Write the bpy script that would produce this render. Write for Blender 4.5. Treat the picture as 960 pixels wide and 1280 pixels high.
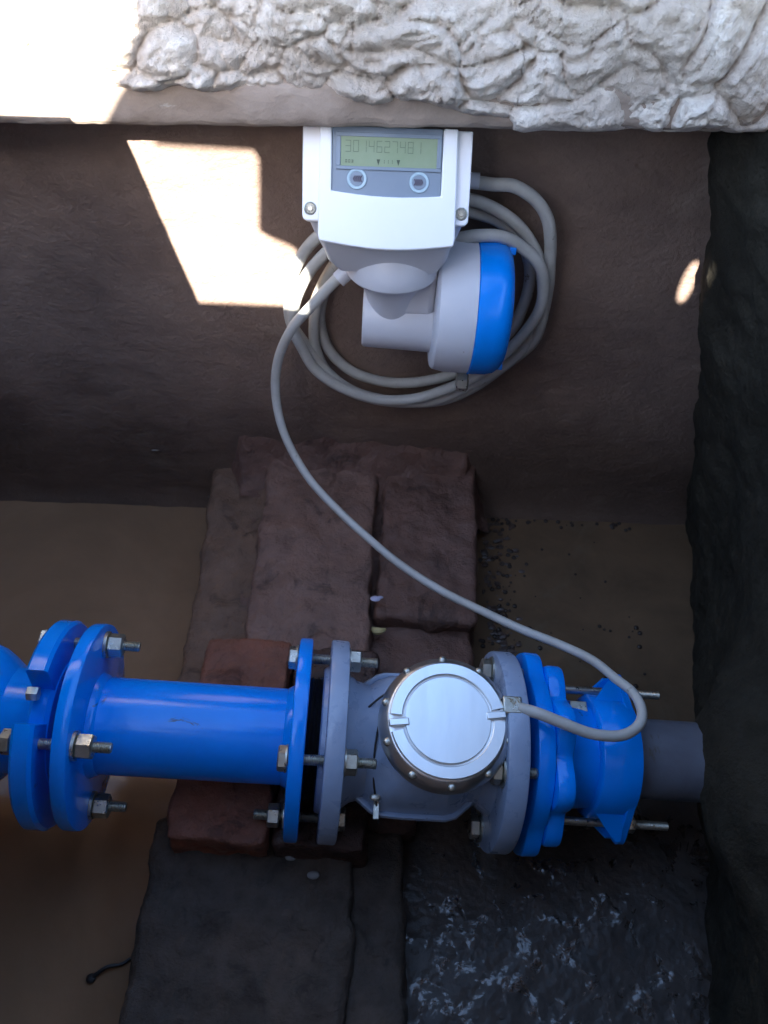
import bpy, bmesh, math, random
from mathutils import Vector, Matrix, noise
R = math.radians
random.seed(7)
for o in list(bpy.data.objects): bpy.data.objects.remove(o)
S = bpy.context.scene
# ------------------------------------------------------------------ camera
cd = bpy.data.cameras.new('camera'); cam = bpy.data.objects.new('camera', cd)
S.collection.objects.link(cam); S.camera = cam
cam.location = (0, 0, .95)
cam.rotation_euler = (Matrix.Rotation(R(40), 3, 'X') @ Matrix.Rotation(R(2), 3, 'Z')).to_euler()
cd.sensor_fit = 'VERTICAL'; cd.sensor_height = 36; cd.lens = 28.27
cd.clip_start = .01; cd.clip_end = 500
cd.dof.use_dof = True; cd.dof.focus_distance = .76; cd.dof.aperture_fstop = 10.0
# ------------------------------------------------------------------ sky, sun, exposure
SUNEL = math.atan2(.63, math.hypot(.138, 1))
SUNAZ = R(180 + 7.86)
w = bpy.data.worlds.new('World'); S.world = w; w.use_nodes = True
nt = w.node_tree; bg = nt.nodes['Background']
sky = nt.nodes.new('ShaderNodeTexSky'); sky.sky_type = 'NISHITA'; sky.sun_disc = False
sky.sun_elevation = SUNEL; sky.sun_rotation = SUNAZ
nt.links.new(sky.outputs[0], bg.inputs[0]); bg.inputs[1].default_value = .15
sd = bpy.data.lights.new('sun', 'SUN'); sun = bpy.data.objects.new('sun', sd)
S.collection.objects.link(sun); sd.energy = 5; sd.angle = R(.5); sd.color = (1, .95, .86)
sun.location = (0, -5, 5)
sun.rotation_euler = Vector((.138, 1, -.63)).to_track_quat('-Z', 'Y').to_euler()
S.view_settings.view_transform = 'Standard'; S.view_settings.look = 'None'
S.view_settings.gamma = 1; S.view_settings.exposure = 2.9
S.render.engine = 'CYCLES'
try: S.cycles.max_bounces = 8; S.cycles.diffuse_bounces = 5
except Exception: pass

# ------------------------------------------------------------------ materials
def mat(name, col, rough=.5, metal=0, var=None, vscale=8, bump=0, bscale=60, coat=0, spots=None, sscale=20, sthr=.62,
        rvar=0, stretch=(1, 1, 1), bump2=0, b2scale=10, ior=1.5, spec=.5, swid=.06):
    m = bpy.data.materials.new(name); m.use_nodes = True
    t = m.node_tree; N = t.nodes; L = t.links; p = N['Principled BSDF']
    p.inputs['Base Color'].default_value = (*col, 1); p.inputs['Roughness'].default_value = rough
    p.inputs['Metallic'].default_value = metal; p.inputs['Coat Weight'].default_value = coat
    p.inputs['Coat Roughness'].default_value = .12; p.inputs['IOR'].default_value = ior
    p.inputs['Specular IOR Level'].default_value = spec
    tc = N.new('ShaderNodeTexCoord'); mp = N.new('ShaderNodeMapping'); mp.inputs['Scale'].default_value = stretch
    L.new(tc.outputs['Object'], mp.inputs[0])
    def nz(scale, detail=6, rgh=.6, dist=0):
        n = N.new('ShaderNodeTexNoise'); n.inputs['Scale'].default_value = scale
        n.inputs['Detail'].default_value = detail; n.inputs['Roughness'].default_value = rgh
        n.inputs['Distortion'].default_value = dist
        L.new(mp.outputs[0], n.inputs[0]); return n
    cur = None
    if var:
        n = nz(vscale, 7, .65, .3); r = N.new('ShaderNodeValToRGB')
        r.color_ramp.elements[0].position = .34; r.color_ramp.elements[1].position = .66
        r.color_ramp.elements[0].color = (*col, 1); r.color_ramp.elements[1].color = (*var, 1)
        L.new(n.outputs[0], r.inputs[0]); cur = r.outputs[0]
    if spots:
        n = nz(sscale, 5, .7, .8); r = N.new('ShaderNodeValToRGB')
        r.color_ramp.elements[0].position = sthr; r.color_ramp.elements[1].position = min(1, sthr + swid)
        L.new(n.outputs[0], r.inputs[0])
        mx = N.new('ShaderNodeMixRGB'); mx.inputs[2].default_value = (*spots, 1)
        if cur: L.new(cur, mx.inputs[1])
        else: mx.inputs[1].default_value = (*col, 1)
        L.new(r.outputs[0], mx.inputs[0]); cur = mx.outputs[0]
    if cur: L.new(cur, p.inputs['Base Color'])
    if rvar:
        n = nz(vscale * 2.3, 5); mr = N.new('ShaderNodeMapRange')
        mr.inputs['From Min'].default_value = .35; mr.inputs['From Max'].default_value = .65
        mr.inputs['To Min'].default_value = max(.03, rough - rvar); mr.inputs['To Max'].default_value = rough + rvar
        L.new(n.outputs[0], mr.inputs['Value']); L.new(mr.outputs[0], p.inputs['Roughness'])
    last = None
    for b, s in ((bump, bscale), (bump2, b2scale)):
        if b:
            n = nz(s, 8, .65); bp = N.new('ShaderNodeBump'); bp.inputs['Strength'].default_value = 1
            bp.inputs['Distance'].default_value = b; L.new(n.outputs[0], bp.inputs['Height'])
            if last: L.new(last, bp.inputs['Normal'])
            last = bp.outputs[0]
    if last: L.new(last, p.inputs['Normal'])
    return m

BLUE = mat('blue_enamel', (.0, .255, .93), .16, 0, (.0, .23, .85), 14, .0005, 40, coat=.3, spots=(.035, .045, .06), sscale=26, sthr=.67, spec=.28, rvar=.08, bump2=.0006, b2scale=12)
BLUECAP = mat('blue_cap_plastic', (.0, .26, .90), .25, 0, (.0, .24, .84), 20, .0002, 90, spots=(.35, .45, .65), sscale=55, sthr=.69, swid=.03)
METER = mat('grey_blue_enamel', (.29, .375, .53), .33, 0, (.24, .315, .45), 18, .0004, 60, coat=.25, spots=(.10, .10, .11), sscale=34, sthr=.68, rvar=.1)
LGREY = mat('light_grey_plastic', (.62, .63, .67), .38, 0, (.57, .58, .62), 12, .0001, 120, spots=(.22, .2, .18), sscale=60, sthr=.72, swid=.03)
WHITE = mat('white_plastic', (.90, .90, .91), .32, 0, (.87, .87, .88), 10, .0001, 100)
BEZEL = mat('blue_grey_panel', (.22, .27, .33), .35, 0, (.20, .25, .31), 20)
LCD = mat('display_glass', (.27, .34, .22), .12, 0, (.31, .37, .26), 30)
INK = mat('display_ink', (.055, .08, .055), .5)
INK2 = mat('faded_display_ink', (.10, .145, .095), .5)
ICON = mat('button_print', (.04, .02, .05), .5)
RINGB = mat('button_ring', (.42, .55, .62), .3)
STEEL = mat('zinc_steel', (.55, .55, .50), .34, .9, (.42, .42, .36), 60, .0004, 200, spots=(.22, .16, .09), sscale=70, sthr=.6, rvar=.1)
CHROME = mat('chrome_ring', (.80, .80, .80), .36, 1, (.68, .67, .65), 30, .0001, 80, rvar=.06)
ALU = mat('brushed_steel_lid', (.86, .90, .91), .38, 1, (.80, .85, .87), 25, .0001, 150, rvar=.07, stretch=(1, .15, 1))
BLACK = mat('black_rubber', (.012, .012, .014), .5, 0, bump=.0005, bscale=80)
CABLE = mat('grey_cable_sheath', (.50, .50, .475), .45, 0, (.41, .40, .365), 25, .0003, 90, spots=(.15, .12, .09), sscale=40, sthr=.64)
PVC = mat('grey_pvc', (.14, .15, .185), .42, 0, (.10, .105, .13), 14, .0006, 40, spots=(.10, .085, .07), sscale=25, sthr=.6, rvar=.1)
WALL = mat('brown_plaster', (.27, .19, .147), .70, 0, (.160, .110, .088), 6, .0024, 150, spots=(.33, .265, .21), sscale=7, sthr=.6, swid=.25, bump2=.004, b2scale=22, stretch=(.85, 1, 1.1), rvar=.1)
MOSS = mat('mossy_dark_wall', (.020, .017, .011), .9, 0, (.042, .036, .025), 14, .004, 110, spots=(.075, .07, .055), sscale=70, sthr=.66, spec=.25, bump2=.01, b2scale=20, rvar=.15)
MORTAR = mat('rough_white_mortar', (.74, .64, .55), .85, 0, (.50, .42, .35), 22, .002, 160, spots=(.85, .77, .68), sscale=14, sthr=.5, swid=.14, bump2=.004, b2scale=300)
LINTEL = mat('brown_cement_lintel', (.36, .29, .24), .85, 0, (.27, .21, .17), 20, .0015, 150, spots=(.42, .37, .32), sscale=24, sthr=.64, stretch=(.6, 1, 1))
MUD = mat('wet_mud', (.062, .043, .031), .45, 0, (.035, .027, .02), 10, .003, 70, bump2=.006, b2scale=18, rvar=.2)
GROUND = mat('dry_ground', (.30, .25, .19), .9, 0, (.22, .18, .14), 4, .004, 40)
CONC = mat('concrete_cover', (.32, .30, .27), .85, 0, (.24, .22, .2), 8, .002, 80)
BLOCKER = mat('blocker_plate', (.10, .055, .035), .8, 0, (.06, .035, .025), 12, .001, 80)  # only for the added, unseen light-blocking plate
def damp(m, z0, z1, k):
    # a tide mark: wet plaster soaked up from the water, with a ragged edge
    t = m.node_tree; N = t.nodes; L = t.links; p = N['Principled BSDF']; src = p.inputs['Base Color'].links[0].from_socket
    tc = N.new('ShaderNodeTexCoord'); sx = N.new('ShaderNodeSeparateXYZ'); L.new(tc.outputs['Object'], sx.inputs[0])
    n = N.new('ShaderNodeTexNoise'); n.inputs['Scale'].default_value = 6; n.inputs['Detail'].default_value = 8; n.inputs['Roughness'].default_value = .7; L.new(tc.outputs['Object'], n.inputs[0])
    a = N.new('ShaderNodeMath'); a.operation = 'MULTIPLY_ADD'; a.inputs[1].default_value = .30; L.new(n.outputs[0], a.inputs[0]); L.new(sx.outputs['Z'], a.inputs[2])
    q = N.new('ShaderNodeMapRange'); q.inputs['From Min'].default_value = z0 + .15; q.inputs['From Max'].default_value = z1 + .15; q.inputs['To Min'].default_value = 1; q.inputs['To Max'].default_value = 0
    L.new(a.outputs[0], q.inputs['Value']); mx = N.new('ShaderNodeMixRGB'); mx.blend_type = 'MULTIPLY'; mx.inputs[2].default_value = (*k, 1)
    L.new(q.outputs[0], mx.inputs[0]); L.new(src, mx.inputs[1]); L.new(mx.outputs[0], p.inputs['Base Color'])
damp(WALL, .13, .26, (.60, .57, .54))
def brickmat(name, c, v, wet=.55): return mat(name, c, wet, 0, v, 22, .0025, 130, spots=tuple(x * .38 for x in c), sscale=26, sthr=.55, swid=.12, bump2=.006, b2scale=38, rvar=.2)
BR_MUD = brickmat('muddy_brick', (.235, .135, .102), (.16, .092, .070))
BR_MUD2 = brickmat('dull_muddy_brick', (.175, .092, .068), (.12, .066, .05))
BR_BROWN = brickmat('brown_clay_brick', (.195, .112, .072), (.13, .078, .052))
BR_RED = brickmat('red_clay_brick', (.25, .085, .048), (.17, .07, .045), .6)
BR_DARK = brickmat('dark_wet_brick', (.085, .042, .032), (.05, .028, .023), .4)
BLOCKM = brickmat('dark_cement_block', (.085, .062, .048), (.045, .034, .027), .7)
def water_mat():
    m = mat('muddy_water', (.29, .178, .106), .06, 0, (.215, .132, .078), 3.5, ior=1.33, bump=.0012, bscale=9)
    return m
WATER = water_mat()
WATER2 = mat('shade_tinted_water', (.165, .105, .062), .07, 0, (.105, .070, .043), 9, ior=1.33, bump=.0010, bscale=9, spots=(.14, .105, .07), sscale=6, sthr=.55, swid=.15)  # right pool tinted darker to stand in for the shade on that side
WET = mat('wet_rubble', (.020, .015, .012), .13, 0, (.045, .032, .025), 30, .0006, 230, bump2=.0009, b2scale=60, ior=1.6)
def wet_patches(m):
    t = m.node_tree; N = t.nodes; L = t.links; p = N['Principled BSDF']; tc = N.new('ShaderNodeTexCoord')
    n = N.new('ShaderNodeTexNoise'); n.inputs['Scale'].default_value = 34; n.inputs['Detail'].default_value = 9; n.inputs['Roughness'].default_value = .72
    n.inputs['Distortion'].default_value = .6; L.new(tc.outputs['Object'], n.inputs[0])
    q = N.new('ShaderNodeMapRange'); q.inputs['From Min'].default_value = .53; q.inputs['From Max'].default_value = .585
    q.inputs['To Min'].default_value = .65; q.inputs['To Max'].default_value = .09; L.new(n.outputs[0], q.inputs['Value']); L.new(q.outputs[0], p.inputs['Roughness'])
    c = N.new('ShaderNodeMapRange'); c.inputs['From Min'].default_value = .53; c.inputs['From Max'].default_value = .585
    c.inputs['To Min'].default_value = .1; c.inputs['To Max'].default_value = 1; L.new(n.outputs[0], c.inputs['Value']); L.new(c.outputs[0], p.inputs['Coat Weight'])
    p.inputs['Coat Roughness'].default_value = .06
wet_patches(WET)
LEAF = mat('dry_leaf', (.5, .42, .2), .5)
SCRAP = mat('pale_scrap', (.45, .45, .6), .3)
FOAM = mat('foam_bubble', (.045, .035, .03), .06, 0, ior=1.33)
GRIT = mat('dark_grit', (.05, .035, .028), .35, 0, (.09, .06, .05), 60)

# ------------------------------------------------------------------ helpers
def put(name, verts, faces, m, parent=None, smooth=True, angle=35, bevel=0, loc=None):
    me = bpy.data.meshes.new(name); me.from_pydata(verts, [], faces)
    bm = bmesh.new(); bm.from_mesh(me); bmesh.ops.recalc_face_normals(bm, faces=bm.faces); bm.to_mesh(me); bm.free()
    me.materials.append(m)
    if smooth:
        me.polygons.foreach_set('use_smooth', [True] * len(me.polygons)); me.set_sharp_from_angle(angle=R(angle))
    o = bpy.data.objects.new(name, me); S.collection.objects.link(o)
    if parent: o.parent = parent
    if loc: o.location = loc
    if bevel:
        b = o.modifiers.new('bevel', 'BEVEL'); b.width = bevel; b.segments = 2; b.limit_method = 'ANGLE'; b.angle_limit = R(40)
    return o
class G:
    def __init__(s): s.v = []; s.f = []
    def add(s, v, f, M=None):
        k = len(s.v); s.v += [tuple(M @ Vector(p)) if M else tuple(p) for p in v]; s.f += [tuple(i + k for i in q) for q in f]; return s
    def box(s, x0, x1, y0, y1, z0, z1, M=None):
        v = [(x, y, z) for x in (x0, x1) for y in (y0, y1) for z in (z0, z1)]
        return s.add(v, [(0, 1, 3, 2), (4, 6, 7, 5), (0, 4, 5, 1), (2, 3, 7, 6), (0, 2, 6, 4), (1, 5, 7, 3)], M)
    def lathe(s, prof, n=32, M=None, axis='X', rf=None):
        # prof: (position on the axis, radius)
        v = []; f = []
        for (a, r) in prof:
            for i in range(n):
                t = 2 * math.pi * i / n; rr = max(r, 1e-5) * (rf(t) if rf else 1)
                c, d = rr * math.cos(t), rr * math.sin(t)
                v.append((a, c, d) if axis == 'X' else (c, d, a))
        for j in range(len(prof) - 1):
            for i in range(n):
                k = (i + 1) % n; f.append((j * n + i, j * n + k, (j + 1) * n + k, (j + 1) * n + i))
        f.append(tuple(range(n))[::-1]); f.append(tuple(range((len(prof) - 1) * n, len(prof) * n)))
        return s.add(v, f, M)
    def prism(s, pts, d0, d1, M=None, axis='Y'):
        n = len(pts)
        if axis == 'Y': v = [(x, d0, z) for x, z in pts] + [(x, d1, z) for x, z in pts]
        elif axis == 'X': v = [(d0, x, z) for x, z in pts] + [(d1, x, z) for x, z in pts]
        else: v = [(x, z, d0) for x, z in pts] + [(x, z, d1) for x, z in pts]
        f = [tuple(range(n))[::-1], tuple(range(n, 2 * n))] + [(i, (i + 1) % n, n + (i + 1) % n, n + i) for i in range(n)]
        return s.add(v, f, M)
    def loft(s, secs, M=None, cap=True):
        n = len(secs[0]); v = [p for q in secs for p in q]; f = []
        for j in range(len(secs) - 1):
            for i in range(n):
                k = (i + 1) % n; f.append((j * n + i, j * n + k, (j + 1) * n + k, (j + 1) * n + i))
        if cap: f.append(tuple(range(n))[::-1]); f.append(tuple(range((len(secs) - 1) * n, len(secs) * n)))
        return s.add(v, f, M)
    def tube(s, pts, r, n=12, M=None, closed=False):
        pts = [Vector(p) for p in pts]; m = len(pts); up = Vector((.13, .2, 1)).normalized(); secs = []
        for i, p in enumerate(pts):
            a = pts[(i - 1) % m] if (i or closed) else p; b = pts[(i + 1) % m] if (i < m - 1 or closed) else p
            t = (b - a).normalized(); x = t.cross(up)
            if x.length < .05: x = t.cross(Vector((1, 0, 0)))
            x.normalize(); up = x.cross(t).normalized(); rr = r(i / m) if callable(r) else r
            secs.append([p + (x * math.cos(2 * math.pi * k / n) + up * math.sin(2 * math.pi * k / n)) * rr for k in range(n)])
        if closed: secs.append(secs[0])
        return s.loft(secs, M, cap=not closed)
    def ball(s, c, r, n=8, M=None, sq=(1, 1, 1)):
        pr = [(-math.cos(math.pi * i / n), math.sin(math.pi * i / n)) for i in range(n + 1)]
        T = Matrix.Translation(c) @ Matrix.Diagonal((r * sq[0], r * sq[1], r * sq[2], 1))
        return s.lathe(pr, n * 2, (M @ T) if M else T)
    def out(s, name, m, parent=None, **k): return put(name, s.v, s.f, m, parent, **k)
def smoothline(pts, sub=6, closed=False):
    P = [Vector(p) for p in pts]; n = len(P); o = []
    for i in range(n if closed else n - 1):
        a = P[(i - 1) % n] if (i or closed) else P[0]; b = P[i]; c = P[(i + 1) % n]; d = P[(i + 2) % n] if (closed or i + 2 < n) else P[-1]
        for k in range(sub):
            t = k / sub
            o.append(.5 * ((2 * b) + (c - a) * t + (2 * a - 5 * b + 4 * c - d) * t * t + (3 * b - a - 3 * c + d) * t ** 3))
    if not closed: o.append(P[-1])
    return o
def tag(o, label=None, cat=None, group=None, kind=None):
    if label: o['label'] = label
    if cat: o['category'] = cat
    if group: o['group'] = group
    if kind: o['kind'] = kind
    return o
def empty(name, M, label, cat, group=None):
    o = bpy.data.objects.new(name, None); S.collection.objects.link(o); o.empty_display_size = .02
    o.matrix_world = M if isinstance(M, Matrix) else Matrix.Translation(M); return tag(o, label, cat, group)
def fbm(p, o=4, h=.5): return noise.fractal(p, 1.0 - h + .3, 2.1, o)
def sheet(name, fn, nu, nv, m, parent=None, angle=180):
    v = [fn(i / nu, j / nv) for j in range(nv + 1) for i in range(nu + 1)]
    f = [(j * (nu + 1) + i, j * (nu + 1) + i + 1, (j + 1) * (nu + 1) + i + 1, (j + 1) * (nu + 1) + i) for j in range(nv) for i in range(nu)]
    return put(name, v, f, m, parent, angle=angle)

# ------------------------------------------------------------------ the pit
def lean(y): return .27 if y > .75 else (-.12 + .39 * max(0, (y - .42) / .33) if y > .42 else -.12)
def wallx(y, z):
    return .331 + .181 * y - lean(y) * z - .080 * math.exp(-((y - .34) / .13) ** 2) * math.exp(-((z - .17) / .09) ** 2) - .006
g = G(); g.box(-3, 3, -3, 3, -.22, -.12); tag(g.out('pit_floor', MUD), kind='structure')
# ground outside, one sheet round the opening
def outer():
    v = [(-60, -60, .745), (60, -60, .745), (60, 60, .745), (-60, 60, .745), (-1.0, -.30, .745), (.44, -.30, .745), (.44, .9, .745), (-1.0, .9, .745)]
    f = [(0, 1, 5, 4), (1, 2, 6, 5), (2, 3, 7, 6), (3, 0, 4, 7)]
    return put('ground', v, f, GROUND, smooth=False)
tag(outer(), kind='structure')
# back wall
def bw(u, v):
    x = -1.0 + 1.5 * u; z = -.12 + .76 * v
    y = .80 + .006 * fbm(Vector((x * 3, z * 4, 1)), 4) * .5 + .0012 * noise.noise(Vector((x * 40, z * 44, 4))) + .018 * max(0, .12 - z)
    y -= .010 * math.exp(-max(0, z) / .018)
    return (x, y, z)
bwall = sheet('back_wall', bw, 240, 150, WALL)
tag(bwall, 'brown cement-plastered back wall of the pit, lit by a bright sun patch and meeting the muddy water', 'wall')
g = G(); g.box(-1.0, .5, .83, .95, -.12, .62); g.out('masonry', CONC, bwall, smooth=False)
# right wall
def rw(u, v):
    y = -.4 + 1.3 * u; z = -.12 + (.865 - .105 * min(1, max(0, (y - .52) / .12))) * v
    d = .010 * fbm(Vector((y * 9, z * 9, 7)), 5) + .004 * noise.noise(Vector((y * 45, z * 45, 2)))
    return (wallx(y, z) + d, y, z)
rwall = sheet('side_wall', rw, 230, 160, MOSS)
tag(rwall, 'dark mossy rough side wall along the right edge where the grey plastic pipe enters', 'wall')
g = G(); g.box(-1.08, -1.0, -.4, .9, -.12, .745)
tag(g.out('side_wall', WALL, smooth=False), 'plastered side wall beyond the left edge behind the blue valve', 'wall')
# near wall, kerb raised out of view to set the sun patch's lower edge
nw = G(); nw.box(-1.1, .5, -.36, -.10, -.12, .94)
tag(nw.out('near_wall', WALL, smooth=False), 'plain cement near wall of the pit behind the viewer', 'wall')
cs = G(); cs.box(-.995, -.31, -.10, .524, .70, .743); tag(cs.out('cover_slab', CONC, smooth=False), 'unseen flat concrete cover slab over the left side of the pit', 'slab')  # out of view; sized so its edge cuts the left of the sun patch
# added plate behind the camera, unseen, cut to shape the sun patch
sp = [(.211 + .0075 * math.sin(t), 1.004 + .029 * math.cos(t)) for t in [math.pi * k / 5 for k in range(6)]]
left = [(-.09, 1.62), (-.20, 1.55), (-.31, 1.35), (-.325, 1.22), (-.341, 1.185), (-.372, 1.143), (-.30, 1.141), (-.272, 1.140), (-.268, 1.130), (-.275, 1.051), (-.262, 1.042), (-.242, 1.034), (-.216, 1.004), (-.205, .965), (-.203, .94), (.211, .94)] + \
       [(.211 - .0075 * math.sin(math.pi * k / 5), 1.004 - .029 * math.cos(math.pi * k / 5)) for k in range(6)] + [(.211, 1.62)]
right = [(.211, .94), (.49, .94), (.75, 1.0), (.75, 1.5), (.211, 1.62)] + [(.211 + .0075 * math.sin(math.pi * k / 5), 1.004 + .029 * math.cos(math.pi * k / 5)) for k in range(6)]
hl = G(); hl.prism(left, -.125, -.12); hl.prism(right, -.125, -.12)
hl.box(-.12, .30, -.12, .20, 1.30, 1.306); hl.box(.30, .75, -.12, .55, 1.30, 1.306)  # overhead panels added out of view to darken the pit
tag(hl.out('sun_blocker', BLOCKER, smooth=False), 'unseen plate added behind the viewer to block and shape the sunlight', 'light blocker')

# ------------------------------------------------------------------ rim: cement lintel with rough mortar on it
lin = empty('concrete_ledge', (0, .706, .62), 'rough whitish mortar-covered concrete rim across the top, sunlit at its left end', 'rim')
def li(u, v):
    x = -1.0 + 1.5 * u
    zb = .618 + .016 * (x + .35) / .62 + .0015 * noise.noise(Vector((x * 18, 0, 0)))
    prof = [(.86, zb + .004), (.72, zb + .001), (.709, zb + .001), (.706, zb + .005), (.706, zb + .028), (.709, zb + .036), (.72, zb + .04), (.86, zb + .06)]
    k = v * (len(prof) - 1); i = min(int(k), len(prof) - 2); t = k - i
    y = prof[i][0] * (1 - t) + prof[i + 1][0] * t; z = prof[i][1] * (1 - t) + prof[i + 1][1] * t
    q = .0035 * fbm(Vector((x * 20, y * 20, z * 30)), 4)
    return (x - 0, y + q - .706, z - .62 + (q * .4 if .3 < v else 0))
sheet('lintel', li, 420, 28, LINTEL, lin)
def lumps(p):
    w1 = Vector((noise.noise(p * 7), noise.noise(p * 7 + Vector((9, 3, 1))), noise.noise(p * 7 + Vector((1, 7, 5))))) * .045
    w2 = Vector((noise.noise(p * 24), noise.noise(p * 24 + Vector((4, 8, 2))), noise.noise(p * 24 + Vector((6, 1, 3))))) * .014
    q = p + w1 + w2
    d1, _ = noise.voronoi(Vector((q.x * 17, q.y * 17, q.z * 22)))
    d2, _ = noise.voronoi(Vector((q.x * 43, q.y * 43, q.z * 36)) + Vector((3, 1, 2)))
    a = min(1, (d1[1] - d1[0]) * 3.0); b = min(1, (d2[1] - d2[0]) * 2.6)
    rough = .5 + .5 * noise.noise(p * 11 + Vector((5, 5, 5)))
    rg = 1 - abs(noise.noise(q * 60)) * 2; rg2 = 1 - abs(noise.noise(q * 130 + Vector((2, 2, 2)))) * 2
    return .012 * (.4 + rough) * (a ** .5) + .007 * rough * (b ** .5) + .015 * noise.noise(q * 11) + .0032 * rg * (.4 + rough) + .0016 * rg2 + .0013 * noise.noise(p * 240) + .002 * fbm(p * 70, 4)
def zlow(x):
    base = .618 + .016 * (min(x, .34) + .35) / .62
    if x < -.09: h = .030
    elif x < .06: h = .030 - (x + .09) / .15 * .016
    elif x < .10: h = .014 - (x - .06) / .04 * .012
    else: h = -.002
    return base + h + .007 * fbm(Vector((x * 22, 5, 0)), 3) * (1 if x < .1 else .10)
MU, MV = 760, 150
def mo(u, v):
    x = -.62 + 1.1 * u; z0 = zlow(x)
    s = v ** 1.3 * .40                                     # length along the profile: up the face, then back over the top
    H = .80 - z0
    if s < H:
        y = .712 + .02 * (s / H) ** 2; z = z0 + s; nrm = Vector((0, -1, .12))
    else:
        t = s - H; y = .732 + t; z = .80 + .02 * math.sin(min(1, t * 8)); nrm = Vector((0, -.3, 1))
        if t < .02: nrm = Vector((0, -1, .3 + 35 * t))
    nrm.normalize()
    d = lumps(Vector((x, y, z)))
    ramp = min(1, s / .010) ** .7
    p = Vector((x, y, z)) + nrm * (d * ramp - (.006 if s < .001 else 0)) + Vector((0, 0, .003 * noise.noise(Vector((x * 40, z * 40, 3)))))
    p.z = max(p.z, .6165 + .016 * (x + .35) / .62 + .0012 * noise.noise(Vector((x * 50, 1, 1))))
    return (p.x, p.y - .706, p.z - .62)
mor = sheet('mortar', mo, MU, MV, MORTAR, lin); mor['kind'] = 'stuff'
g = G(); g.box(-1.0, .5, .02, .24, .05, .15); g.out('concrete_core', CONC, lin, smooth=False)

# ------------------------------------------------------------------ water, wet ground
def wt(u, v): 
    x = -1.0 + .95 * u; y = -.2 + 1.05 * v
    return (x, y, .0006 * noise.noise(Vector((x * 9, y * 9, 0))))
tag(sheet('muddy_water', wt, 90, 90, WATER), kind='structure')
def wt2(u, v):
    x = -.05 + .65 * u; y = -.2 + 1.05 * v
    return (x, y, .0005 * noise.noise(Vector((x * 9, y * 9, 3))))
tag(sheet('shade_tinted_pool', wt2, 70, 90, WATER2), kind='structure')  # the right side's shade is put into this sheet's colour
def wr(u, v):
    x = .0 + .44 * u; y = -.06 + .50 * v
    p = Vector((x, y, 0))
    k = .05 * noise.noise(p * 12 + Vector((3, 3, 3))) + .025 * noise.noise(p * 40) + .012 * noise.noise(p * 110)
    e = min(1, max(0, (.43 - y) / .04))
    h = -.0060 + e * .0105 + .0020 * fbm(p * 13, 4) + e * (.0006 * fbm(p * 60, 3) + .0003 * noise.noise(p * 180))
    return (x, y, h)
tag(sheet('wet_rubble_bed', wr, 340, 310, WET), kind='structure')

# ------------------------------------------------------------------ bricks
def brick(name, x0, x1, y0, y1, z0, z1, m, parent=None, amp=.004, rot=0, dens=.010, seed=0, rnd=.008, tilt=(0, 0), skew=0):
    cx, cy, cz = (x0 + x1) / 2, (y0 + y1) / 2, (z0 + z1) / 2; hx, hy, hz = (x1 - x0) / 2, (y1 - y0) / 2, (z1 - z0) / 2
    bm = bmesh.new(); nx, ny, nz_ = [max(3, min(60, int(2 * h / dens))) for h in (hx, hy, hz)]
    V = {}
    def vt(i, j, k):
        key = (i, j, k)
        if key not in V:
            p = Vector((-hx + 2 * hx * i / nx, -hy + 2 * hy * j / ny, -hz + 2 * hz * k / nz_))
            q = Vector([max(-h + rnd, min(h - rnd, c)) for c, h in zip(p, (hx, hy, hz))]); d = p - q
            if d.length > 1e-6: p = q + d.normalized() * min(d.length, rnd)
            ns = p * 28 + Vector((seed * 7.3, seed * 3.1, 0))
            nn = (d.normalized() if d.length > 1e-6 else Vector((0, 0, 0)))
            p += nn * (amp * fbm(ns, 5) + amp * .5 * noise.noise(ns * .35)); p.x += skew * p.y
            V[key] = bm.verts.new(p)
        return V[key]
    for (a, b, fn) in ((ny, nz_, lambda i, j: [(0, i, j), (nx, i, j)]), (nx, nz_, lambda i, j: [(i, 0, j), (i, ny, j)]), (nx, ny, lambda i, j: [(i, j, 0), (i, j, nz_)])):
        for i in range(a):
            for j in range(b):
                for s in (0, 1):
                    q = [fn(i, j)[s], fn(i + 1, j)[s], fn(i + 1, j + 1)[s], fn(i, j + 1)[s]]
                    bm.faces.new([vt(*c) for c in q])
    bmesh.ops.recalc_face_normals(bm, faces=bm.faces)
    me = bpy.data.meshes.new(name); bm.to_mesh(me); bm.free(); me.materials.append(m)
    me.polygons.foreach_set('use_smooth', [True] * len(me.polygons))
    o = bpy.data.objects.new(name, me); S.collection.objects.link(o)
    if parent: o.parent = parent; cx -= parent.location.x; cy -= parent.location.y; cz -= parent.location.z
    o.location = (cx, cy, cz); o.rotation_euler = (tilt[0], tilt[1], rot); return o
pier = empty('brick_pier', (-.05, .65, -.1), 'muddy brown brick pier running from the back wall to the pipe', 'brick pier')
brick('brick', -.166, -.012, .484, .83, .01, .106, BR_MUD, pier, seed=1, rot=R(0), dens=.006, amp=.006, tilt=(R(1.8), 0), rnd=.007)
brick('brick', -.002, .126, .548, .83, .02, .100, BR_MUD2, pier, seed=3, rot=R(-2), dens=.004, amp=.005, tilt=(R(3.5), 0), rnd=.008)
brick('brick', -.244, -.152, .455, .85, -.03, .078, BR_BROWN, pier, seed=4, rot=R(1), dens=.006, amp=.005, tilt=(R(3), R(-5)), rnd=.009)
brick('brick', -.190, .118, .47, .83, -.05, .074, BR_MUD2, pier, seed=6, dens=.008, amp=.008, tilt=(R(3), 0))
brick('brick', -.018, .112, .445, .575, -.04, .050, BR_DARK, pier, seed=7, rot=R(4), dens=.006, amp=.009)
brick('brick', -.13, .05, .30, .47, -.05, .040, BR_DARK, pier, seed=8, dens=.01)
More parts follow.
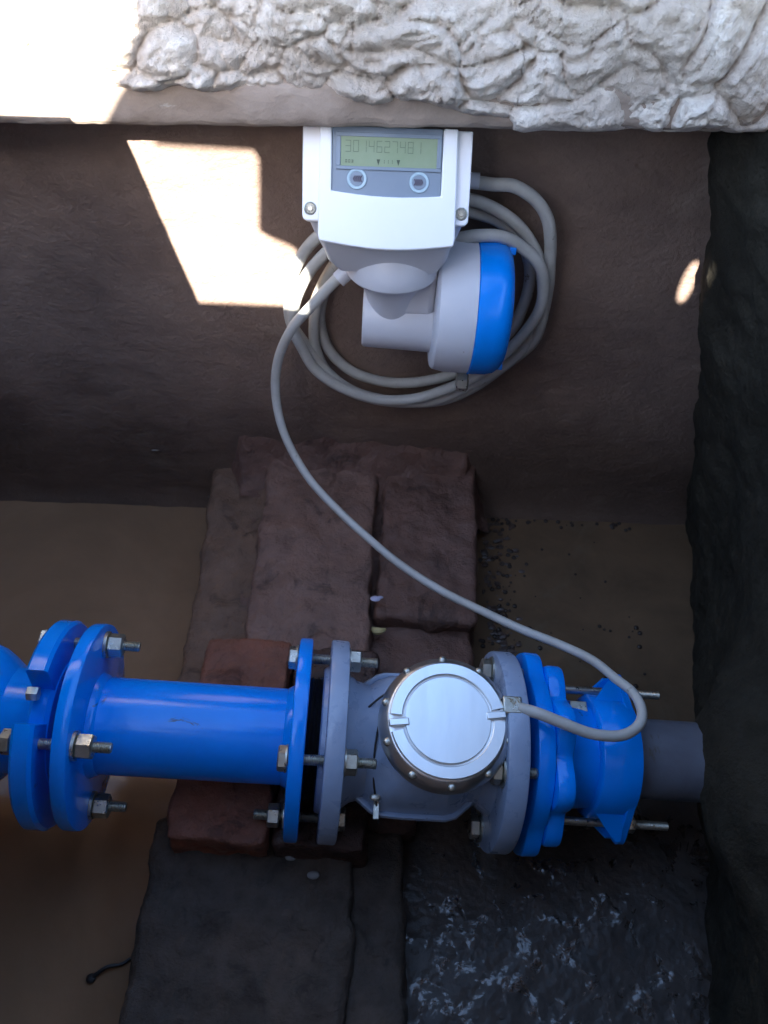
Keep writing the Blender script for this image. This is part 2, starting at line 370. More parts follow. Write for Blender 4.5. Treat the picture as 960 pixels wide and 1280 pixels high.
def fil(u, v):
    x = -.255 + .41 * u; t = v
    e = min(1, u / .12, (1 - u) / .10)
    hz = .150 + .010 * fbm(Vector((x * 18, 3, 0)), 3); hz = .05 + (hz - .05) * max(0, e) ** .6
    y = .745 + .058 * t ** .7; z = .085 * max(.3, e) + (hz - .085) * t ** 1.5
    q = .0035 * fbm(Vector((x * 26, y * 26, z * 26)), 5)
    return (x + .05, y - .65 - q, z + .1 + q * .6)
sheet('mortar_fillet', fil, 110, 30, BR_MUD2, pier)
o = brick('brick', -.209, -.106, .262, .500, .045, .112, BR_RED, seed=11, rot=R(-1), amp=.005, dens=.004, rnd=.006)
tag(o, 'red clay brick under the left blue pipe, its orange end showing above', 'brick')
o = brick('brick', -.099, -.004, .262, .495, .040, .104, BR_DARK, seed=12, rot=R(-1.5), amp=.005, dens=.004, rnd=.006)
tag(o, 'dark wet brick below the blue and grey flange joint, beside the red brick', 'brick')
base = brick('concrete_block', -.232, -.018, .10, .305, -.06, .068, BLOCKM, seed=14, amp=.005, dens=.004, rnd=.012, rot=R(1))
tag(base, 'dark flat cement block in front of the bricks at the lower left', 'block')
o = brick('concrete_block', -.238, -.06, -.08, .092, -.06, .060, BLOCKM, seed=15, amp=.005, dens=.006, rnd=.012, rot=R(-2))
tag(o, 'dark cement block at the bottom edge, past a thin crack', 'block')
o = brick('concrete_block', -.026, .036, -.02, .300, -.06, .050, BLOCKM, seed=16, amp=.004, dens=.005, rnd=.01, rot=R(1))
tag(o, 'narrow dark stone strip between the cement block and the wet rubble', 'stone')
o = brick('concrete_block', -.20, .02, .24, .50, -.08, .036, BR_DARK, seed=17, amp=.004, dens=.012, rnd=.01)
tag(o, 'muddy footing hidden under the loose bricks below the pipe', 'block')

# ------------------------------------------------------------------ small debris
g = G(); g.tube(smoothline([(-.011, .537, .083), (-.006, .531, .087), (.001, .530, .088), (.007, .535, .084)], 4), lambda t: .0012 + .0035 * math.sin(math.pi * min(1, t + .04)), 8)
tag(g.out('dry_leaf', LEAF), 'small curled yellowish leaf on the wet brick above the meter', 'leaf')
g = G(); g.ball((-.007, .563, .110), .006, 6, None, (1.1, .7, .3)); g.ball((-.001, .565, .1105), .004, 6, None, (1, .5, .4))
tag(g.out('pale_scrap', SCRAP), 'tiny bluish white scrap beside the yellowish leaf', 'scrap')
g = G(); g.tube(smoothline([(-.285, .155, .003), (-.27, .166, .006), (-.255, .170, .004), (-.245, .178, .004)], 4), lambda t: .0025 - .0012 * t, 6); g.ball((-.284, .156, .003), .005, 6, None, (1, 1, .6))
tag(g.out('twig', BLACK), 'thin dark twig floating in the brown water at the lower left', 'twig')
g = G()
for i in range(150):
    t = random.random()
    if t < .45: x = random.gauss(.165, .022); y = random.uniform(.56, .79)
    elif t < .7: x = random.uniform(.14, .38); y = .79 - abs(random.gauss(0, .006))
    else: x = random.uniform(.16, .36); y = random.uniform(.45, .76)
    g.ball((x, y, .001), random.choice((.0012, .002, .0028, .0035)), 5, None, (1, 1, .7))
tag(g.out('floating_bubbles', FOAM), 'small dark bubbles and specks floating on the water right of the pier', 'bubbles', kind='stuff')
g = G()
for i in range(260):
    x = .150 + abs(random.gauss(0, .022)); y = random.uniform(.50, .80); r = random.uniform(.002, .0065)
    g.ball((x, y, random.uniform(-.004, .001)), r, 4, Matrix.Rotation(0, 4, 'X'), (1, random.uniform(.6, 1), .6))
tag(g.out('gravel', GRIT), 'dark wet gravel along the right foot of the brick pier', 'gravel', kind='stuff')
g = G()
for i in range(700):
    x = random.uniform(.04, .34); y = random.uniform(.02, .33); r = random.choice((.0008, .001, .0013, .0018, .0028))
    g.ball((x, y, .002 + random.uniform(-.001, .002)), r, 4, Matrix.Rotation(0, 4, 'X'), (1, random.uniform(.4, 1), .5))
tag(g.out('wet_pebbles', WET), 'shiny wet pebbles and grit on the rubble under the coupling', 'pebbles', kind='stuff')
for i, (x, y, z, r, lb) in enumerate([(-.085, .262, .070, .005, 'tiny pale pebble on the cement block below the dark brick'), (-.06, .245, .070, .0055, 'small grey pebble on the cement block, right of the paler one')]):
    g = G(); g.ball((x, y, z), r, 6, None, (1.2, .8, .6)); tag(g.out('pebble', mat('pebble_%d' % i, (.22, .22, .22), .5, bump=.001)), lb, 'pebble')
for (x, z, w_, lb) in [(-.262, .022, .010, 'small pale flake stuck low on the back wall above the left water'), (-.33, .12, .008, 'thin pale scratch flake higher on the left of the back wall')]:
    g = G(); g.ball((x, .7965, z), w_ / 2, 6, None, (1.3, .25, .35)); tag(g.out('plaster_flake', CONC), lb, 'flake')

# ------------------------------------------------------------------ pipeline frame
A = Vector((1, .008, -.082)).normalized(); Zp = (Vector((0, 0, 1)) - A * A.z).normalized(); Yp = Zp.cross(A); P0 = Vector((.008, .349, .167))
def frame(s=0, roll=0):
    M = Matrix((A, Yp, Zp)).transposed().to_4x4(); M = Matrix.Translation(P0 + A * s) @ M @ Matrix.Rotation(R(roll), 4, 'X'); return M
IMG = R(65.7)           # the direction of the upper bolts, from local Z towards local Y
def radial(phi, r): t = IMG - R(phi); return (r * math.sin(t), r * math.cos(t))     # phi grows towards the viewer's side
def hexnut(g, x0, x1, y, z, r=.0115, turn=0):
    T = Matrix.Translation((0, y, z)); n = 6
    secs = []
    for x, k in ((x0, .90), (x0 + .0012, 1), (x1 - .0012, 1), (x1, .88)):
        secs.append([(x, r * k * math.cos(math.pi / 3 * i + turn), r * k * math.sin(math.pi / 3 * i + turn)) for i in range(n)])
    g.loft(secs, T)
def washer(g, x0, x1, y, z, r=.0135): g.lathe([(x0, r - .0005), (x0, r), (x1, r), (x1, r - .0005)], 24, Matrix.Translation((0, y, z)))
def stud(g, x0, x1, y, z, r=.0052, thread=True):
    pr = []; x = x0; k = 0
    pr.append((x0, r * .8))
    while x < x1 - .001:
        x += .0008; pr.append((x, r * (1 if k % 2 else .86) if thread else r)); k += 1
    pr.append((x1, r * .8)); g.lathe(pr, 14, Matrix.Translation((0, y, z)))
def bolt(parent, y, z, head, xs, ends, nutside, tail=.014, hr=.0118, washers=True, r=.0052, base=True):
    """head at xs[0] (left) or xs[1], nut on the other side; ends = shank span"""
    b = G(); stud(b, ends[0], ends[1], y, z, r); bo = b.out('bolt', STEEL, parent)
    h = G(); hexnut(h, *head, y, z, hr, random.random()); h.out('bolt_head', STEEL, bo)
    n = G(); hexnut(n, *nutside, y, z, hr, random.random()); n.out('nut', STEEL, bo)
    return bo
def flange(g, x0, x1, rad=.1, n=72, hole=.045, rf=None, c=.0025):
    g.lathe([(x0, hole), (x0, rad - c), (x0 + c * .3, rad - c * .3), (x0 + c, rad), (x1 - c, rad), (x1 - c * .3, rad - c * .3), (x1, rad - c), (x1, hole)], n, None, rf=rf)
PH = (14, 104, 194, 284)

# --- left blue valve with split flange
vb = empty('valve', frame(), 'rounded blue valve body with notched split flange, cut by the left edge', 'valve')
g = G(); g.lathe([(-.60, .05), (-.56, .066), (-.50, .074), (-.44, .0775), (-.405, .0755), (-.388, .069), (-.376, .060), (-.367, .052), (-.330, .050)], 64)
g.out('valve_body', BLUE, vb)
g = G()
def notched(x0, x1, R1, r0, a0, a1, n=80, c=.003):
    secs = []
    for i in range(n + 1):
        t = IMG - R(a0 + (a1 - a0) * i / n)
        secs.append([(x, r * math.sin(t), r * math.cos(t)) for x, r in ((x0, r0), (x0, R1 - c), (x0 + c, R1), (x1 - c, R1), (x1, R1 - c), (x1, r0))])
    g.loft(secs)
notched(-.3365, -.3170, .1010, .06, 92, 92 + 332)
g.out('split_flange', BLUE, vb)
g = G(); g.lathe([(-.336, .045), (-.336, .064), (-.333, .067), (-.320, .067), (-.316, .064), (-.316, .045)], 64); g.out('flange_ring', BLUE, vb)
for ph in (60,):
    y, z = radial(ph + 12, .078); g = G(); hexnut(g, -.336, -.326, y, z, .007); g.out('set_screw', STEEL, vb)

# --- blue flanged spool pipe
spp = empty('flanged_pipe', frame(), 'short glossy blue steel pipe with a flange at each end, resting on the red brick', 'pipe')
g = G(); g.lathe([(-.292, .043), (-.292, .0475), (-.084, .0475), (-.084, .043)], 72); g.out('pipe_barrel', BLUE, spp)
g = G(); flange(g, -.3015, -.287); g.out('flange', BLUE, spp)
g = G(); flange(g, -.0935, -.0795); g.out('flange', BLUE, spp)
for xx, d in ((-.287, 1), (-.0935, -1)):
    g = G(); g.lathe([(xx - .001 * d, .0475), (xx, .0515), (xx + .003 * d, .0505), (xx + .007 * d, .0485), (xx + .008 * d, .0470)], 64)
    g.out('weld_bead', BLUE, spp)
for ph in PH:
    y, z = radial(ph, .080); bo = bolt(spp, y, z, (-.350, -.340), None, (-.346, -.253), (-.2835, -.269))
    wg = G(); washer(wg, -.2868, -.2838, y, z); wg.out('washer', STEEL, bo)
for i, ph in enumerate(PH):
    y, z = radial(ph, .080)
    if ph != 194: bo = bolt(spp, y, z, (-.1035, -.0945), None, (-.100, -.0125), (-.042, -.030)); 
    else:
        bo = bolt(spp, y, z, (-.042, -.033), None, (-.126, -.039), (-.112, -.1)); 
    for xa in (-.0965, -.0424): wg = G(); washer(wg, xa, xa + .0018, y, z, .0128); wg.out('washer', STEEL, bo)
g = G(); g.lathe([(-.0795, .03), (-.0795, .058), (-.077, .061), (-.0745, .058), (-.072, .061), (-.0695, .058), (-.0668, .062), (-.0668, .03)], 48)
tag(g.out('gasket', BLACK, spp), 'black ribbed rubber gasket between the flanges')

# --- grey water meter
MR = 10
wm = empty('water_meter', frame(0, MR), 'grey-blue cast water meter with round shiny steel lid between two grey flanges', 'water meter')
bo_off = R(MR)
g = G(); flange(g, -.061, -.0425, .1); g.lathe([(-.0665, .03), (-.0665, .069), (-.065, .071), (-.061, .072)], 64); g.out('flange', METER, wm)
g = G(); flange(g, .1065, .1275, .1); g.out('flange', METER, wm)
g = G(); g.lathe([(-.0425, .04), (-.0425, .068), (-.032, .060), (-.015, .055), (.02, .056), (.050, .060), (.08, .056), (.094, .056), (.1065, .066), (.1065, .04)], 64); g.out('body', METER, wm)
oct_ = [(-.0375, .030), (-.0375, .044), (-.030, .051), (-.010, .066), (-.002, .069), (.020, .070), (.062, .070), (.072, .067), (.090, .052), (.098, .045), (.098, .030)]
outl = oct_ + [(x, -y * 1.03) for x, y in reversed(oct_)]
def ringat(h, k, ci=0, r=.05, dz=0):
    o = []
    cx = .036
    pts = []
    n = len(outl)
    for i, (x, y) in enumerate(outl):
        px, py = cx + (x - cx) * k, y * k
        a = math.atan2(y, x - .048); qx, qy = .050 + r * math.cos(a), r * math.sin(a)
        pts.append((px * (1 - ci) + qx * ci, py * (1 - ci) + qy * ci, h))
    return pts
def dense(sec, m=4):
    P = [Vector(p) for p in sec]; n = len(P); o = []
    for i in range(n):
        for k in range(m): o.append(tuple(P[i].lerp(P[(i + 1) % n], k / m)))
    return o
secs = [ringat(-.012, .90), ringat(-.004, .97), ringat(.0, 1.01), ringat(.003, 1.035), ringat(.006, 1.04), ringat(.0085, 1.02), ringat(.0085, .985), ringat(.007, .96),
        ringat(.012, .94), ringat(.030, .90, .06), ringat(.042, .86, .2), ringat(.052, .8, .5), ringat(.060, .75, .85, .049), ringat(.075, .7, 1, .047)]
g = G(); g.loft([dense(s) for s in secs]); g.out('top_shell', METER, wm, angle=50)
CX = .050
ML = Matrix.Translation((CX, 0, 0))
g = G(); g.lathe([(.060, .047), (.064, .053), (.069, .0590), (.074, .0622), (.080, .0636), (.086, .0628), (.091, .0600), (.0955, .0565), (.0975, .0545), (.0965, .050)], 96, ML, 'Z'); 
lid = g.out('lid_ring', CHROME, wm, angle=60)
def arcring(g, r0, r1, h0, h1, a0, a1, n=40):
    secs = []
    for i in range(n + 1):
        t = R(a0 + (a1 - a0) * i / n); c, s_ = math.cos(t), math.sin(t)
        secs.append([(CX + r * c, r * s_, h) for r, h in ((r0, h0), (r0, h1 - .0006), (r0 + .0008, h1), (r1 - .0012, h1), (r1, h1 - .001), (r1, h0))])
    g.loft(secs)
g = G(); arcring(g, .0425, .0545, .095, .0995, 15, 178); arcring(g, .0425, .0545, .095, .0995, 196, 361); g.out('lid_rim', ALU, wm)
g = G(); g.lathe([(.090, .0435), (.0955, .0436), (.0956, .030)], 72, ML, 'Z'); g.out('lid_groove', CHROME, wm)
g = G(); g.lathe([(.094, .0402), (.0985, .0405), (.0992, .0398), (.0992, .0001)], 96, ML, 'Z'); g.out('lid_disc', ALU, wm, angle=20)
for a in (8, 187):
    T = ML @ Matrix.Rotation(R(a), 4, 'Z'); g = G(); g.box(.0365, .0550, -.0035, .0035, .094, .1008, T); g.out('lid_catch', ALU, wm, bevel=.001)
rv = None
for i in range(10):
    a = R(22 + 36 * i); g = G(); g.ball((0, 0, 0), .0042, 6, None, (1, 1, .8))
    if rv is None: rv = g.out('rivet', STEEL, wm); r_ = rv
    else: r_ = rv.copy(); S.collection.objects.link(r_); r_.parent = wm
    r_.location = (CX + .0592 * math.cos(a), .0592 * math.sin(a), .0915)
# seal wire and tag
g = G(); g.tube(smoothline([(-.037, -.010, .040), (-.030, .010, .047), (-.014, .026, .056), (-.002, .034, .060)], 5), .0011, 8); g.out('seal_wire', BLACK, wm)
g = G(); g.tube(smoothline([(-.004, .020, .060), (-.010, .004, .060), (-.013, -.020, .053), (-.012, -.045, .040), (-.008, -.062, .026), (-.004, -.074, .010), (-.002, -.078, -.004)], 5), .0010, 8); g.out('seal_wire', BLACK, wm)
g = G(); g.ball((-.009, -.060, .030), .0045, 8, None, (1.2, .8, .5)); g.box(-.0095, -.0045, -.078, -.062, .018, .022); g.out('lead_seal', STEEL, wm)
inv = wm.matrix_world.inverted()
c = inv @ Vector((.126, .351, .252))
g = G(); g.box(-.0085, .0095, -.0085, .0085, -.007, .007, Matrix.Translation(c)); g.out('cable_connector', STEEL, wm, bevel=.0015)
g = G(); g.box(-.02, -.0085, -.006, .006, -.010, .004, Matrix.Translation(c)); g.out('connector_base', BLACK, wm, bevel=.001)
g = G(); g.ball((.1085, -.030, .074), .008, 8, None, (.6, 1, .9)); g.out('lock_screw', CHROME, wm)
g = G(); g.tube([(.108 + .0 * i, -.030 + .0095 * math.cos(i * .63), .074 + .0095 * math.sin(i * .63)) for i in range(10)], .002, 8, closed=True); g.out('lock_ring', BLACK, wm)
for ph in PH:
    y, z = radial(ph, .080); v = Matrix.Rotation(-bo_off, 3, 'X') @ Vector((0, y, z)); y, z = v.y, v.z
    b = G(); stud(b, .099, .184 if ph > 150 else .139, y, z); bo = b.out('bolt', STEEL, wm)
    h = G(); hexnut(h, .095, .1045, y, z, .0125, .3); h.out('bolt_head', STEEL, bo)
    h = G(); washer(h, .1046, .1066, y, z, .015); h.out('washer', STEEL, bo)
    
    if ph > 150: n = G(); hexnut(n, .1755, .186, y, z, .0105, .5); n.out('nut', STEEL, bo)

# --- blue lobed flange adaptor
fa = empty('flange_adaptor', frame(), 'blue lobed flange adaptor coupling with long threaded tie rods, right of the meter', 'coupling')
def lob(n, amp, sharp=1.5, ph=0):
    def f(t):
        c = .5 + .5 * math.cos(n * (t - ph)); return 1 + amp * (2 * c ** sharp - 1)
    return f
# lathe angle t: y=cos t, z=sin t ; bolts at local angle from Z towards Y = IMG-phi -> t = 90deg - that
tb = math.pi / 2 - (IMG - R(14))
def lobe2(t):
    v = 0
    for c0 in (0, 180):
        d = (math.degrees(t) - 24.3 - c0 + 180) % 360 - 180; v += math.exp(-(d / 24) ** 4)
    return .895 + .185 * v
g = G(); flange(g, .1390, .1565, .0935, 144, .045, lobe2, .003); g.out('lobed_flange', BLUE, fa)
g = G(); flange(g, .1567, .1750, .0850, 144, .04, lob(8, .095, .75, R(24.3 + 25)), .004); g.out('lobed_collar', BLUE, fa)
g = G(); g.lathe([(.172, .04), (.172, .0565), (.184, .0555), (.204, .0530), (.209, .0530), (.209, .04)], 72); g.out('sleeve', BLUE, fa)
def hull(pts):
    pts = sorted(set(pts)); 
    def half(ps):
        h = []
        for p in ps:
            while len(h) > 1 and (h[-1][0] - h[-2][0]) * (p[1] - h[-2][1]) - (h[-1][1] - h[-2][1]) * (p[0] - h[-2][0]) <= 0: h.pop()
            h.append(p)
        return h[:-1]
    return half(pts) + half(pts[::-1])
ear = []
for k in range(72): ear.append((round(.0625 * math.cos(k * math.pi / 36), 5), round(.0625 * math.sin(k * math.pi / 36), 5)))
ec = [radial(0, .070), radial(180, .070)]
for (y, z) in ec:
    for k in range(24): ear.append((round(y + .016 * math.cos(k * math.pi / 12), 5), round(z + .016 * math.sin(k * math.pi / 12), 5)))
def sc(pts, x, d):      # section slightly shrunk
    return [(x, y - d * y / math.hypot(y, z), z - d * z / math.hypot(y, z)) for y, z in pts]
gl = G()
gl.lathe([(.208, .045), (.208, .0585), (.210, .0612), (.211, .0620), (.245, .0620), (.249, .0610), (.250, .058), (.250, .045)], 72)
for (ph, (ey, ez)) in zip((0, 180), ec):
    pts = [(round(ey + .0155 * math.cos(k * math.pi / 12), 5), round(ez + .0155 * math.sin(k * math.pi / 12), 5)) for k in range(24)]
    for k in range(-4, 5):
        y, z = radial(ph + k * 10.5, .0615); pts.append((round(y, 5), round(z, 5)))
    y, z = radial(ph, .050); pts.append((round(y, 5), round(z, 5)))
    hp = hull(pts)
    gl.loft([sc(hp, .2405, .0015), sc(hp, .2417, 0), sc(hp, .2480, 0), sc(hp, .2495, .002)])
# tapering side webs of the two ears
for (y, z) in ec:
    e = Vector((y, z)).normalized(); p = Vector((-e.y, e.x))
    for s in (1, -1):
        b0 = e * .054 + p * s * .027; b1 = e * .0805 + p * s * .0125
        th = (b1 - b0).normalized(); nn = Vector((-th.y, th.x)) * .0022
        q = []
        for off in (nn, -nn):
            q.append([(.212, *(b0 + off)), (.242, *(b0 + off)), (.242, *(b1 + off)), (.236, *(b1 + off)), (.222, *(b0.lerp(b1, .45) + off))])
        gl.loft(q)
gl.out('gland_ring', BLUE, fa, angle=40)
for (ph, L_) in ((0, .292), (180, .297)):
    y, z = radial(ph, .0655); b = G(); stud(b, .168, .245, y, z, .0042, False); stud(b, .245, L_, y, z, .0045); bo = b.out('tie_rod', STEEL, fa)
    n = G(); hexnut(n, .2520, .2615, y, z, .0088, .4); n.out('nut', STEEL, bo)
    n = G(); washer(n, .2500, .2518, y, z, .0105); n.out('washer', STEEL, bo)
g = G(); y, z = radial(30, .0535); g.box(.186, .204, y - .006, y + .006, z - .004, z + .003); g.out('cast_boss', STEEL, fa, bevel=.001)
# --- grey plastic pipe
g = G(); g.lathe([(.244, .036), (.244, .0405), (.46, .0405), (.46, .036)], 64)
pv = g.out('plastic_pipe', PVC); pv.matrix_world = frame(); tag(pv, 'dark grey plastic pipe running from the blue coupling into the side wall', 'pipe')

# ------------------------------------------------------------------ transmitter on the back wall
e = R(35); nrm = Vector((0, -math.cos(e), math.sin(e))); uu = Vector((0, math.sin(e), math.cos(e)))
BM = Matrix((Vector((1, 0, 0)), -nrm, uu)).transposed().to_4x4(); O = Vector((-.0076, .72, .6202))
tr = empty('flow_transmitter', (0, .8, .43), 'light grey flow transmitter with display box above a round blue-capped housing on the back wall', 'transmitter')
TI = Matrix.Translation((0, -.8, -.43)); LB = TI @ Matrix.Translation(O) @ BM
def rrect(x0, x1, z0, z1, r, n=5, only_bottom=True):
    o = [(x1, z1), (x0, z1)]
    for i in range(n + 1): t = math.pi + math.pi / 2 * i / n; o.append((x0 + r + r * math.cos(t), z0 + r + r * math.sin(t)))
    for i in range(n + 1): t = 1.5 * math.pi + math.pi / 2 * i / n; o.append((x1 - r + r * math.cos(t), z0 + r + r * math.sin(t)))
    return o
ZT = .003
g = G(); g.prism(rrect(-.0775, .0760, -.0775, ZT, .005), .008, .020, LB)
g.out('box_base', WHITE, tr, bevel=.0012)
def quadsec(xa, xb, zb, d, zt=ZT, r=.008): return [LB @ Vector((x, d, z)) for x, z in rrect(xa, xb, zb, zt, r)]
g = G(); g.loft([quadsec(-.076, .0745, -.074, .0202), quadsec(-.070, .070, -.088, .034), quadsec(-.060, .062, -.106, .048), quadsec(-.045, .05, -.112, .060)])
g.loft([quadsec(-.0612, .0635, -.094, .0125), quadsec(-.060, .063, -.100, .020), quadsec(-.0565, .060, -.1130, .038), quadsec(-.048, .054, -.1200, .050), quadsec(-.04, .045, -.115, .066)])
g.out('box_body', LGREY, tr, angle=40)
# white cover with a notch for the panel
out_ = [(-.0505, ZT), (-.0615, ZT), (-.0622, -.090)]
out_ += [(-.0612 + .124 * k / 12, -.0950 - .0058 * math.sin(math.pi * k / 12) - .0015 * k / 12) for k in range(13)]
out_ += [(.0640, -.090), (.0620, ZT), (.0492, ZT), (.0492, -.0535)]
out_ += [(.0492 - .0997 * k / 8, -.0535 - .0030 * math.sin(math.pi * k / 8) + .002 * k / 8) for k in range(1, 9)]
g = G(); g.prism(out_, 0, .0125, LB); g.out('front_cover', WHITE, tr, bevel=.0014)
# panel
lw, le, lt, lb = -.0425, .0440, -.0055, -.0302
g = G()
pn = [(-.0503, ZT), (-.0503, -.0515)] + [(-.0503 + .0993 * k / 8, -.0515 - .0030 * math.sin(math.pi * k / 8) - .002 * k / 8) for k in range(1, 9)] + [(.0490, ZT)]
g.prism(pn, .0030, .010, LB)
for (a, b, c_, d) in ((lw - .004, le + .004, lt, lt + .0035), (lw - .004, le + .004, lb - .003, lb), (lw - .004, lw, lb, lt), (le, le + .004, lb, lt)): g.box(a, b, .0012, .0031, c_, d, LB)
g.out('display_panel', BEZEL, tr, bevel=.0005)
g = G(); g.box(lw, le, .0022, .0029, lb, lt, LB); disp = g.out('display', LCD, tr, smooth=False)
SEG = {'0': 'abcdef', '1': 'bc', '2': 'abged', '3': 'abgcd', '4': 'fgbc', '5': 'afgcd', '6': 'afgedc', '7': 'abc', '8': 'abcdefg', '9': 'abcdfg'}
def digits(g, txt, x, z, w_, h, st):
    for ch in txt:
        if ch in SEG:
            t = .0008
            q = {'a': (0, w_, h - t, h), 'd': (0, w_, 0, t), 'g': (0, w_, h / 2 - t / 2, h / 2 + t / 2), 'f': (0, t, h / 2, h), 'b': (w_ - t, w_, h / 2, h), 'e': (0, t, 0, h / 2), 'c': (w_ - t, w_, 0, h / 2)}
            for s in SEG[ch]:
                a, b, c_, d = q[s]; k = .0002
                g.box(x + a + k, x + b - k, .0018, .00215, z + c_ + k, z + d - k, LB)
        x += st
g = G(); digits(g, '3014627481', -.0385, -.0185, .0052, .0100, .0070); g.out('display_digits', INK2, disp, smooth=False)
g = G(); digits(g, '003', -.0385, -.0275, .0020, .0028, .0028)
digits(g, '111', -.0045, -.0275, .0018, .0034, .0036); g.out('display_symbols', INK, disp, smooth=False)['kind'] = 'stuff'
for x in (-.0085, .0095): g = G(); g.prism([(x - .0016, -.0240), (x + .0016, -.0240), (x, -.0290)], .0018, .00215, LB); g.out('display_arrow', INK, disp, smooth=False)
for bx, bz, rev in ((-.0275, -.0408, 1), (.0290, -.0422, -1)):
    T = LB @ Matrix.Translation((bx, 0, bz)) @ Matrix.Rotation(R(-90), 4, 'X')
    g = G(); g.lathe([(-.003, .0088), (-.0012, .0090), (-.0005, .0086), (-.0006, .0068), (-.0012, .0064), (-.0012, .0001)], 40, LB @ Matrix.Translation((bx, .001, bz)) @ Matrix.Rotation(R(90), 4, 'X'), 'Z')
    b_ = g.out('button', RINGB, tr)
    g = G(); g.lathe([(0, .0062), (.0004, .0060), (.0004, .0001)], 32, LB @ Matrix.Translation((bx, .0021, bz)) @ Matrix.Rotation(R(90), 4, 'X'), 'Z'); g.out('button_face', BEZEL, b_)
    g = G()
    for k in (-.0036, -.0016, .0004, .0022):
        g.prism([(bx + k * rev, bz), (bx + (k + .0016) * rev, bz + .0026), (bx + (k + .0027) * rev, bz + .0026), (bx + (k + .0012) * rev, bz), (bx + (k + .0027) * rev, bz - .0026), (bx + (k + .0016) * rev, bz - .0026)], .0012, .00165, LB)
    g.out('button_mark', ICON, b_, smooth=False)['kind'] = 'stuff'
for sx, sz in ((-.0700, -.0668), (.0692, -.0672)):
    g = G(); g.lathe([(0, .0058), (.0006, .0058), (.0010, .0050), (.0002, .0044), (.0002, .0001)], 28, LB @ Matrix.Translation((sx, .0082, sz)) @ Matrix.Rotation(R(90), 4, 'X'), 'Z')
    k = g.out('screw', STEEL, tr); h = G(); h.lathe([(0, .0026), (.0014, .0024), (.0014, .0001)], 6, LB @ Matrix.Translation((sx, .0080, sz)) @ Matrix.Rotation(R(90), 4, 'X'), 'Z'); h.out('screw_socket', STEEL, k)
# collar and housing
CT = TI @ Matrix.Translation((.000, .724, 0))
g = G(); g.lathe([(.520, .030), (.506, .041), (.496, .0470), (.487, .0490), (.481, .0490), (.4775, .0465), (.473, .041), (.465, .034), (.455, .029), (.430, .024)], 64, CT, 'Z'); g.out('collar', LGREY, tr)
HM = TI @ Matrix.Translation((0, .729, .432)) @ Matrix.Rotation(R(1.5), 4, 'Y')
def ecc(g, prof, n, M):
    secs = [[(x, r * math.cos(2 * math.pi * k / n), zc + r * math.sin(2 * math.pi * k / n)) for k in range(n)] for x, r, zc in prof]; g.loft(secs, M)
g = G(); ecc(g, [(-.0300, .0315, -.018), (-.0290, .0332, -.018), (-.027, .0338, -.018), (.046, .0352, -.019)], 64, HM)
ecc(g, [(.0445, .060, -.002), (.0455, .0645, -.001), (.048, .0675, 0), (.060, .0700, 0), (.0855, .0705, 0)], 96, HM); g.out('housing', LGREY, tr, angle=28)
g = G(); g.prism([(-.004, .0), (.046, .0), (.046, .062), (.030, .057), (.008, .046), (-.004, .034)], -.026, .035, HM); g.out('housing_web', LGREY, tr, bevel=.008)
g = G(); ecc(g, [(.0855, .066, 0), (.0860, .0700, 0), (.0870, .0712, 0), (.106, .0706, 0), (.114, .0685, 0), (.119, .0645, 0), (.1225, .0590, 0), (.1243, .050, 0), (.1245, .001, 0)], 96, HM); g.out('end_cap', BLUECAP, tr, angle=50)
for k in range(7):
    t = R(150 + 32 * k); g = G(); g.box(.119, .1262, -.003, .003, .058, .0655, HM @ Matrix.Rotation(t, 4, 'X')); g.out('cap_grip', BLUECAP, tr, bevel=.001)
g = G(); g.box(.056, .082, -.012, .014, -.078, -.066, HM); g.out('foot_lug', LGREY, tr, bevel=.004)
g = G(); g.lathe([(.085, .010), (.088, .0115), (.096, .0115), (.098, .009)], 8, HM @ Matrix.Translation((-.008, -.04, -.070))); g.out('cap_screw', STEEL, tr)
g = G(); g.tube([(-.030, .735, .470), (-.046, .725, .474)], .0105, 16, TI); g.tube([(-.044, .726, .4735), (-.056, .720, .464)], .0085, 16, TI); g.out('cable_gland', LGREY, tr)
g = G(); g.tube([(.070, .775, .548), (.084, .774, .548)], .008, 16, TI); g.out('cable_gland', LGREY, tr)
g = G(); g.box(-.045, .045, .745, .82, .455, .585, TI); g.out('wall_bracket', LGREY, tr, bevel=.003)

# ------------------------------------------------------------------ cable
cab = empty('signal_cable', (.03, .77, .38), 'coiled light grey signal cable behind the transmitter, its free length looping down to the meter', 'cable')
CI = Matrix.Translation((-.03, -.77, -.38))
coilA = [(0.076, 0.774, 0.547), (0.098, 0.772, 0.546), (0.119, 0.772, 0.545), (0.142, 0.772, 0.532), (0.158, 0.772, 0.512), (0.166, 0.772, 0.487), (0.171, 0.774, 0.456), (0.175, 0.776, 0.424), (0.174, 0.776, 0.381), (0.159, 0.774, 0.339), (0.129, 0.772, 0.303), (0.093, 0.772, 0.276), (0.062, 0.772, 0.256), (0.022, 0.772, 0.25), (-0.027, 0.772, 0.259), (-0.059, 0.772, 0.277), (-0.086, 0.772, 0.309), (-0.104, 0.772, 0.342), (-0.117, 0.772, 0.372), (-0.115, 0.772, 0.412), (-0.104, 0.772, 0.448), (-0.083, 0.774, 0.478), (-.04, .778, .51)]
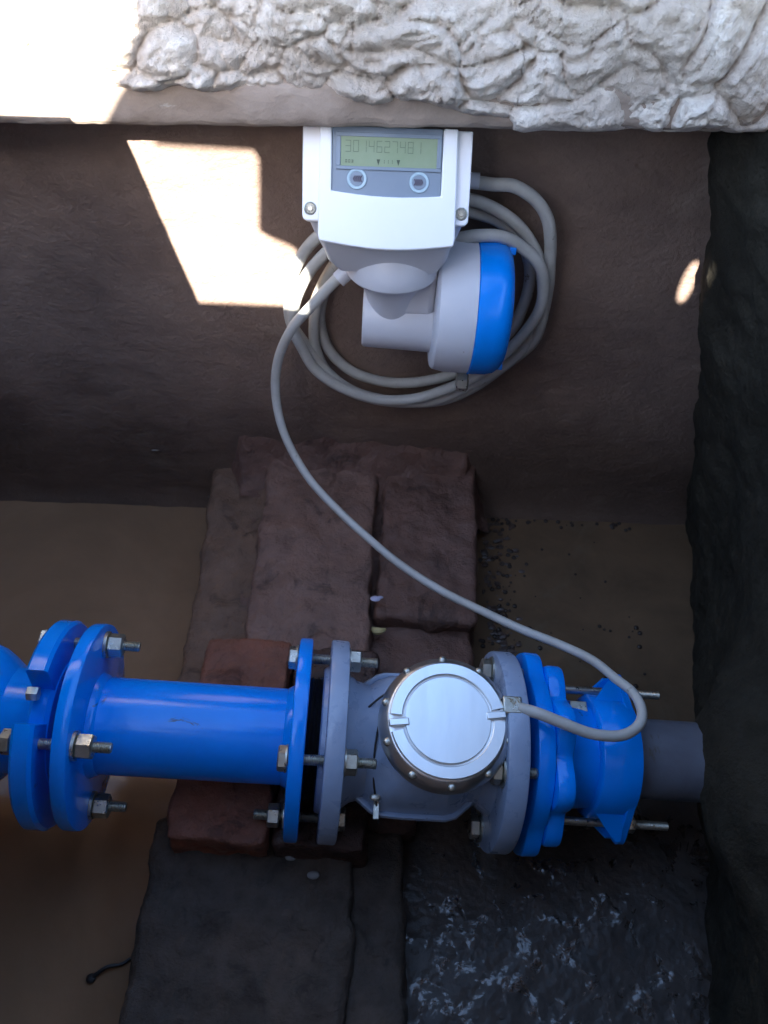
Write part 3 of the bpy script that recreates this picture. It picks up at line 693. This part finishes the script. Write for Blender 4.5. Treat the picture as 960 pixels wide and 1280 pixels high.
coilB = [(.02, .784, .535), (0.069, 0.78, 0.526), (0.089, 0.778, 0.523), (0.117, 0.778, 0.509), (0.14, 0.778, 0.489), (0.159, 0.774, 0.46), (0.170, 0.77, 0.42), (0.174, 0.77, 0.386), (0.169, 0.774, 0.349), (0.144, 0.782, 0.309), (0.109, 0.782, 0.271), (0.071, 0.782, 0.247), (0.027, 0.784, 0.239), (-0.015, 0.782, 0.244), (-0.055, 0.778, 0.264), (-0.079, 0.778, 0.294), (-0.090, 0.778, 0.328), (-0.090, 0.778, 0.365), (-0.084, 0.778, 0.401), (-0.072, 0.778, 0.431), (-0.055, 0.78, 0.455), (-.02, .784, .48)]
coilC = [(.03, .775, .488), (0.058, 0.755, 0.494), (0.084, 0.745, 0.505), (0.111, 0.750, 0.502), (0.136, 0.756, 0.486), (0.156, 0.758, 0.466), (0.166, 0.760, 0.439), (0.167, 0.761, 0.406), (0.156, 0.762, 0.374), (0.138, 0.762, 0.344), (0.112, 0.762, 0.311), (0.076, 0.762, 0.286), (0.033, 0.762, 0.266), (-0.014, 0.762, 0.263), (-0.058, 0.762, 0.28), (-0.089, 0.762, 0.307), (-0.104, 0.762, 0.34), (-0.112, 0.762, 0.367), (-0.109, 0.762, 0.403), (-0.093, 0.764, 0.440), (-0.068, 0.766, 0.470), (-.035, .772, .49)]
coilD = [(.03, .788, .515), (0.058, 0.786, 0.512), (0.085, 0.786, 0.507), (0.112, 0.786, 0.498), (0.136, 0.786, 0.478), (0.150, 0.786, 0.452), (0.155, 0.786, 0.424), (0.152, 0.786, 0.389), (0.142, 0.786, 0.355), (.10, .787, .30), (.05, .787, .275), (0, .787, .27), (-.045, .787, .285), (-.075, .787, .32), (-.084, .787, .37), (-.07, .787, .42), (-.04, .787, .46)]
for pts in (coilA, coilB, coilC, coilD):
    g = G(); g.tube(smoothline(pts, 6), .0066, 14, CI); g.out('coil_loop', CABLE, cab)
lead = [(-.040, .731, .475), (-.050, .724, .471), (-.063, .720, .458), (-.085, .718, .433), (-.109, .722, .398), (-.128, .727, .348), (-.134, .72, .301), (-.124, .698, .256), (-.095, .664, .222), (-.059, .632, .201), (-.023, .602, .189), (.021, .567, .179), (.068, .533, .177), (.112, .503, .184), (.154, .475, .193), (.193, .449, .204), (.221, .425, .216), (.239, .398, .229), (.250, .377, .238), (.2535, .356, .243), (.247, .340, .244), (.228, .329, .245), (.201, .328, .249), (.174, .335, .2535), (.152, .343, .2555), (.134, .349, .2535)]
lead = [(x + .002 * noise.noise(Vector((i * .9, 1, 0))), y, z + .002 * noise.noise(Vector((i * .9, 7, 0)))) for i, (x, y, z) in enumerate(lead)]
g = G(); g.tube(smoothline(lead, 6), lambda t: .0062 - .0014 * min(1, t / .35) + .0009 * max(0, (t - .7) / .3), 14, CI); g.out('free_length', CABLE, cab)
